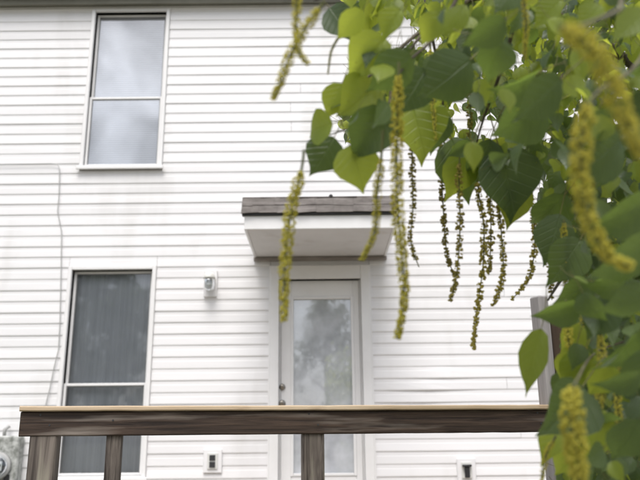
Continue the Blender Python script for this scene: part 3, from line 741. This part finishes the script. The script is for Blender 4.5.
def rdir(): 
    return Vector((RND.gauss(0, 1), RND.gauss(0, 1), RND.gauss(0, 1))).normalized()
NLEAF = 0
# leaves of the outline: base pixel, tip pixel, depth, young and coloured as backlit?, extra depth of the tip, tilt of the face
EDGE = [((362, 10), (335, 42), 1.00, 1, 0, -.2), ((384, 38), (344, 82), 1.02, 1, .01, .3), ((332, 124), (294, 132), 1.08, 1, 0, .15, 0.1, 1.15), ((334, 138), (312, 177), 1.10, 0, .0, -.2, 0.0, 1.1),
        ((350, 146), (366, 195), 1.06, 1, 0, .1, 0.0, 1.15), ((386, 110), (346, 166), 1.04, 0, .01, -.3), ((342, 84), (326, 121), 1.10, 1, .02, -.3, 0., 1.05), ((376, 86), (336, 116), 1.06, 1, 0, .3, 0., 1.1),
        ((356, 100), (314, 93), 1.12, 0, .02, .7, 0., 1.0), ((410, 55), (372, 98), 1.0, 0, 0, -.4), ((330, 8), (352, 40), 1.15, 0, 0, -.2), ((400, 10), (376, 40), 1.0, 1, 0, .4), ((425, 70), (398, 118), 1.05, 0, 0, -.3),
        ((412, 105), (428, 163), 1.22, 1, 0, .1), ((440, 110), (432, 160), 1.25, 0, 0, -.1), ((470, 150), (452, 208), 1.3, 1, 0, 0.), ((452, 140), (474, 206), 1.35, 0, 0, .2), ((490, 140), (472, 195), 1.3, 0, 0, -.2),
        ((520, 180), (507, 232), 1.32, 1, 0, .2), ((500, 150), (520, 226), 1.3, 0, 0, -.1), ((565, 195), (530, 242), 1.3, 0, 0, -.4), ((560, 215), (545, 268), 1.28, 0, 0, .1), ((580, 240), (549, 290), 1.2, 0, 0, -.2),
        ((578, 303), (532, 327), 1.02, 0, 0, -.7), ((541, 330), (522, 399), 1.05, 1, 0, .25, -0.9, 0.62), ((582, 388), (546, 442), 0.95, 0, 0, -.1), ((560, 425), (541, 462), 1.05, 1, 0, .4), ((585, 350), (565, 400), 1.1, 1, 0, .2),
        ((505, 20), (462, 52), 0.85, 0, 0, -.9), ((500, 40), (488, 88), 0.9, 0, 0, -.6), ((560, 80), (515, 125), 0.85, 0, 0, -.8), ((535, 75), (497, 100), 0.95, 0, 0, -.9), ((545, 110), (490, 145), 1.0, 0, 0, -.6), 
        ((470, 60), (425, 100), 1.0, 0, 0, -.4), ((620, 140), (575, 185), 0.9, 0, 0, -.6), ((650, 200), (600, 240), 0.85, 0, 0, -.7), ((655, 240), (590, 285), 0.8, 0, 0, -.8), ((640, 330), (600, 385), 0.9, 0, 0, -.5),
        ((625, 280), (596, 300), 0.9, 0, 0, -.9), ((660, 350), (625, 410), 0.85, 0, 0, -.3), ((640, 420), (612, 470), 0.9, 0, 0, -.2), ((610, 300), (585, 345), 1.0, 0, 0, 0.), ((602, 410), (590, 470), 1.0, 1, 0, .1), ((625, 345), (596, 372), .95, 0, 0, -.5), ((640, 375), (604, 400), .85, 0, 0, -.7), ((650, 290), (606, 322), .8, 0, 0, -.6), ((612, 365), (588, 402), 1.0, 1, 0, .2), ((580, 325), (563, 356), 1.15, 1, 0, .2), ((588, 345), (566, 372), 1.2, 0, 0, -.2), ((575, 350), (562, 388), 1.12, 1, 0, .3), ((590, 280), (560, 312), 1.15, 0, 0, -.3), ((575, 420), (553, 455), 1.1, 0, 0, -.2), ((578, 445), (556, 482), 1.12, 1, 0, .2), ((572, 375), (552, 404), 1.15, 0, 0, .1), ((585, 300), (562, 340), 1.2, 0, 0, 0.), ((570, 395), (556, 425), 1.2, 1, 0, .3),
        ((440, 15), (415, 45), 0.95, 1, 0, .6), ((465, 5), (440, 35), 1.0, 1, 0, .6), ((560, 0), (530, 28), 1.0, 1, 0, .7), ((600, 5), (575, 30), 0.9, 1, 0, .6), ((645, 10), (612, 40), 0.8, 1, 0, .5), ((655, 60), (622, 85), 0.8, 0, 0, -.8), ((650, 100), (610, 125), 0.8, 0, 0, -.9)]
for i, (bp_, tp, d, fresh_backlit, dd, tl, *sd_) in enumerate(EDGE):
    bpt = P(*bp_, d + RND.uniform(-.02, .02)); tpt = P(*tp, d + dd + RND.uniform(-.03, .03))
    n = (-FWD + UP * tl + RIGHT * (sd_[0] if sd_ else RND.uniform(-.35, .35))).normalized()
    leaf_obj(leaf_matrix(bpt, tpt, n, sd_[1] if len(sd_) > 1 else RND.uniform(0.82, 1.05)), 'leaf_fresh_backlit' if fresh_backlit else 'leaf', (i + 2) % 6); NLEAF += 1

OUT = [(332, -70), (335, -20), (338, 12), (356, 34), (350, 60), (345, 85), (338, 110), (336, 135), (350, 150), (376, 158), (396, 135), (420, 140), (440, 150), (470, 170), (495, 178), (512, 195), (530, 205), (552, 235), (562, 290), (560, 330), (562, 400), (560, 445), (555, 500), (545, 640), (980, 640), (980, -70)]
GAPS = [(450, 73, 9), (495, 60, 7), (514, 60, 6), (520, 187, 17), (462, 120, 6), (487, 128, 7), (457, 92, 7), (410, 95, 5), (404, 30, 8), (352, 100, 8), (430, 45, 6), (395, 40, 9)]
def inside(x, y):
    c = False; n = len(OUT); j = n - 1
    for i in range(n):
        xi, yi = OUT[i]; xj, yj = OUT[j]
        if (yi > y) != (yj > y) and x < (xj - xi) * (y - yi) / (yj - yi) + xi: c = not c
        j = i
    return c
def rand_leaf(d0, d1, inframe, spread=1.0):
    while True:
        if inframe: x, y = RND.uniform(336, 660), RND.uniform(-15, 495)
        else: x, y = RND.uniform(336, 980), RND.uniform(-70, 640)
        if not inside(x, y): continue
        d = RND.uniform(d0, d1); L_ = RND.uniform(0.030, 0.058)
        rp = L_ * F_PX / d * 0.40
        if any((x-gx)**2 + (y-gy)**2 < (gr + rp)**2 for gx, gy, gr in GAPS): continue
        if not inside(x - rp, y) or not inside(x, y + rp): continue
        break
    c = P(x, y, d)
    dirv = (Vector((0, 0, -1)) + Vector((RND.gauss(-0.15, 0.55), RND.gauss(-0.1, 0.55), RND.gauss(0.1, 0.4)))).normalized()
    n = (Vector((0, -0.35, 0.55)) + rdir() * 0.75).normalized()
    bpt = c - dirv * L_ * 0.5
    top = max(0.0, 1 - y / 200)
    fresh_backlit = RND.random() < 0.20 + 0.62 * top  # brighter leaf colour more often near the top, standing in for backlight
    return leaf_matrix(bpt, bpt + dirv * L_, n, RND.uniform(0.75, 1.05)), ('leaf_fresh_backlit' if fresh_backlit else 'leaf'), RND.randrange(6)
while NLEAF < 298:
    m_, nm, si = rand_leaf(0.85, 1.75, True); leaf_obj(m_, nm, si); NLEAF += 1
# the leaves deeper in the crown and out of frame: too many to pick apart
VV, FF, MI, TONE, UVV = [], [], [], [], []
def add_mass(cnt, d0, d1, inframe):
    for _ in range(cnt):
        m_, nm, si = rand_leaf(d0, d1, inframe); V, F, PF = SHAPES[si]; base = len(VV)
        VV.extend([tuple(m_ @ Vector(v)) for v in V]); tn = RND.random(); TONE.extend([tn] * len(V)); UVV.extend(LUV(V, i) for i in range(len(V)))
        for f in F: FF.append(tuple(base + i for i in f)); MI.append(0 if nm == 'leaf' else 1)
        for f in PF: FF.append(tuple(base + i for i in f)); MI.append(2)
add_mass(2900, 1.25, 2.4, True); add_mass(2000, 1.0, 2.4, False)
me = bpy.data.meshes.new('foliage'); me.from_pydata(VV, [], FF)
for k in ('leaf', 'leaf_fresh_backlit', 'petiole'): me.materials.append(M[k])
me.polygons.foreach_set('material_index', MI); me.polygons.foreach_set('use_smooth', [True]*len(FF))
at = me.attributes.new('tone', 'FLOAT', 'POINT'); at.data.foreach_set('value', TONE)
uvl = me.uv_layers.new(name='leaf'); li = [0]*len(me.loops); me.loops.foreach_get('vertex_index', li)
uvl.data.foreach_set('uv', [c for i in li for c in UVV[i]]); me.update()
fo = bpy.data.objects.new('foliage', me); COL.objects.link(fo); T(fo); fo['kind'] = 'stuff'

# catkins
def blob(b, c, r_, mi):
    q = rdir(); base = len(b.v); ax = Matrix.Rotation(RND.uniform(0, 3), 3, q)
    for v in ((1,0,0),(-1,0,0),(0,1,0),(0,-1,0),(0,0,1),(0,0,-1)):
        b.v.append(tuple(c + (ax @ Vector(v)) * r_ * RND.uniform(0.8, 1.2)))
    for f in ((0,2,4),(2,1,4),(1,3,4),(3,0,4),(2,0,5),(1,2,5),(3,1,5),(0,3,5)):
        b.f.append(tuple(base + i for i in f)); b.m.append(mi)
def catkin(px, d, rad, kind, bare=0.10):
    rad *= 1.12 if kind == 'full' else 1.6
    pp = smoothpath([P(x, y, d + (i * 0.006)) for i, (x, y) in enumerate(px)], 8)
    seg = [0.0]
    for i in range(1, len(pp)): seg.append(seg[-1] + (pp[i] - pp[i-1]).length)
    Lt = seg[-1]
    def at_(s):
        for i in range(1, len(pp)):
            if seg[i] >= s:
                t = (s - seg[i-1]) / max(1e-6, seg[i] - seg[i-1]); return pp[i-1].lerp(pp[i], t), (pp[i] - pp[i-1]).normalized()
        return pp[-1], (pp[-1] - pp[-2]).normalized()
    b = MB(); k = len(pp)
    b.tube(pp, [0.0016 * (1 - 0.4 * i / k) * (1.3 if kind == 'full' else 1) for i in range(k)], 5, 0)
    s = Lt * bare; step = 0.0022 if kind == 'full' else 0.0047 * RND.uniform(0.85, 1.2)
    while s < Lt:
        c, t = at_(s); q = (s / Lt - bare) / (1 - bare)
        env = min(1, q * 7 + 0.45) * (1 - 0.45 * max(0, q - 0.55) / 0.45)
        if kind == 'full':
            for j in range(8):
                o_ = t.orthogonal().normalized(); o_ = Matrix.Rotation(RND.uniform(0, 6.28), 3, t) @ o_
                blob(b, c + o_ * rad * env * RND.uniform(0.5, 0.95) + t * RND.uniform(-.001, .001), rad * RND.uniform(0.15, 0.25), 1)
        else:
            if RND.random() < 0.9:
                for j in range(5):
                    o_ = t.orthogonal().normalized(); o_ = Matrix.Rotation(RND.uniform(0, 6.28), 3, t) @ o_
                    blob(b, c + o_ * rad * env * RND.uniform(0.25, 0.8) + t * RND.uniform(-.0016, .0016), rad * RND.uniform(0.20, 0.46), 1)
        s += step * (1 if kind == 'full' else RND.uniform(0.7, 1.35))
    T(b.build('catkin', [M['stem'], M['catkin' if kind == 'full' else 'bead']]))
CAT = [([(296, -40), (297, 0), (296, 30), (299, 52), (309, 64)], 0.85, 0.0058, 'full', .02), ([(324, 2), (308, 24), (291, 54), (281, 80), (273, 99)], 0.82, 0.0066, 'full', .08),
       ([(304, 150), (301, 172), (291, 212), (285, 262), (284, 321)], 0.90, 0.0080, 'full', .13), ([(383, 130), (381, 160), (377, 195), (375, 232), (361, 261)], 0.95, 0.0060, 'full', .22),
       ([(399, 62), (397, 130), (397, 200), (402, 258), (404, 300), (397, 339)], 0.92, 0.0082, 'full', .05), ([(413, 130), (412, 165), (413, 205), (411, 242), (419, 267)], 1.25, 0.0048, 'bead', .1),
       ([(440, 130), (441, 160), (443, 204), (447, 254), (455, 276)], 1.35, 0.0056, 'bead', .1), ([(460, 150), (459, 180), (460, 226), (457, 272), (450, 301)], 1.3, 0.0056, 'bead', .1),
       ([(476, 165), (479, 195), (484, 228), (483, 266), (478, 304), (473, 349)], 1.35, 0.0058, 'bead', .1), ([(488, 175), (490, 200), (491, 236), (489, 274)], 1.4, 0.0056, 'bead', .1),
       ([(495, 170), (498, 195), (501, 228), (503, 274), (493, 306)], 1.35, 0.0058, 'bead', .1), ([(528, 180), (533, 212), (535, 240), (530, 274), (512, 300)], 1.4, 0.0054, 'bead', .1),
       ([(588, 100), (581, 150), (583, 195), (592, 228), (608, 255), (632, 268)], 0.58, 0.0082, 'full', .03), ([(560, 25), (584, 42), (604, 68), (620, 108), (645, 158)], 0.46, 0.0078, 'full', .03),
       ([(574, 385), (572, 420), (577, 455), (580, 510)], 0.66, 0.0105, 'full', .03), ([(566, 300), (568, 330), (571, 370)], 1.1, 0.007, 'full', .05), ([(600, 330), (602, 370), (598, 420), (600, 450)], 1.0, 0.0066, 'full', .05),
       ([(564, 220), (565, 260), (566, 305)], 1.2, 0.006, 'full', .05), ([(556, 436), (546, 456), (541, 486)], 1.0, 0.0045, 'full', .1), ([(430, 40), (432, 90), (436, 140)], 1.2, 0.005, 'full', .1),
       ([(520, -20), (526, 20), (524, 60)], 1.0, 0.005, 'full', .1), ([(338, 38), (331, 52), (328, 74)], 1.0, 0.0022, 'full', .0), ([(470, 80), (470, 130), (466, 175)], 1.4, 0.005, 'bead', .1),
       ([(622, 360), (618, 400), (621, 440)], 1.05, 0.006, 'full', .05), ([(585, 300), (583, 340), (586, 372)], 1.15, 0.0065, 'full', .05), ([(548, 230), (549, 262), (552, 300)], 1.4, 0.0056, 'bead', .1)]
for c_ in CAT: catkin(*c_)

# ------------------------------------------------------------------ trees in the garden behind the camera (mirrored in the panes)
def garden_tree(loc, hgt, rad, label, cone):
    t = empty('garden_tree', loc); tag(t, label, 'tree')
    b = MB(); b.tube([(0,0,-0.05), (0.05,0,hgt*0.3), (-0.03,0.04,hgt*0.6), (0,0,hgt*0.92)], [0.16, 0.12, 0.08, 0.02], 10); b.build('trunk', M['bark'], t, True)
    for k in range(9):
        a = RND.uniform(0, 6.28); z0_ = hgt * (RND.uniform(0.5, 0.8) if cone else RND.uniform(0.25, 0.75)); ln = rad * RND.uniform(0.5, 0.85) * ((1 - z0_ / hgt) * 1.3 if cone else 1)
        b = MB(); b.tube([(0,0,z0_), (ln*0.5*math.cos(a), ln*0.5*math.sin(a), z0_+0.35), (ln*math.cos(a), ln*math.sin(a), z0_+0.6)], [0.05, 0.035, 0.012], 6); b.build('limb', M['bark'], t, True)
    b = MB(); tone = []
    cl_ = []
    for k in range(62 if cone else 270):
        zz = RND.uniform(0.55, 1.0) if cone else RND.uniform(0.28, 1.0)
        if cone: rr = rad * (1.12 - zz) * 1.5
        else: rr = rad * math.sqrt(max(0.02, 1 - ((zz - 0.6) / 0.42) ** 2))
        a = RND.uniform(0, 6.28); q = rr * math.sqrt(RND.uniform(0.15, 1)); cl_.append((q*math.cos(a), q*math.sin(a), zz*hgt, RND.uniform(0.25, 0.5), RND.random()))
    for cx, cy_, cz_, cr_, tn in cl_:
        for k in range(55):
            v = rdir() * cr_ * RND.random() ** 0.4; c = Vector((cx, cy_, cz_)) + v; n = rdir(); u_ = n.orthogonal().normalized(); w_ = n.cross(u_); s = RND.uniform(0.045, 0.10) * (1 if cone else 1.7)
            b.poly([c - u_*s, c - w_*s*0.55, c + u_*s, c + w_*s*0.55]); tone += [tn] * 4
    o = b.build('crown', M['tree_leaf'], t); a_ = o.data.attributes.new('tone', 'FLOAT', 'POINT'); a_.data.foreach_set('value', tone)
garden_tree((-8.4, -9.5, 0), 8.0, 3.0, 'broad garden tree mirrored dark in the lower left window', False)
garden_tree((0.25, -11.0, 0), 6.3, 1.7, 'pointed garden tree mirrored in the glass of the back door', True)
garden_tree((-11.8, -12.5, 0), 8.6, 3.0, 'tall rounded garden tree mirrored at the left edge of the lower window', False)
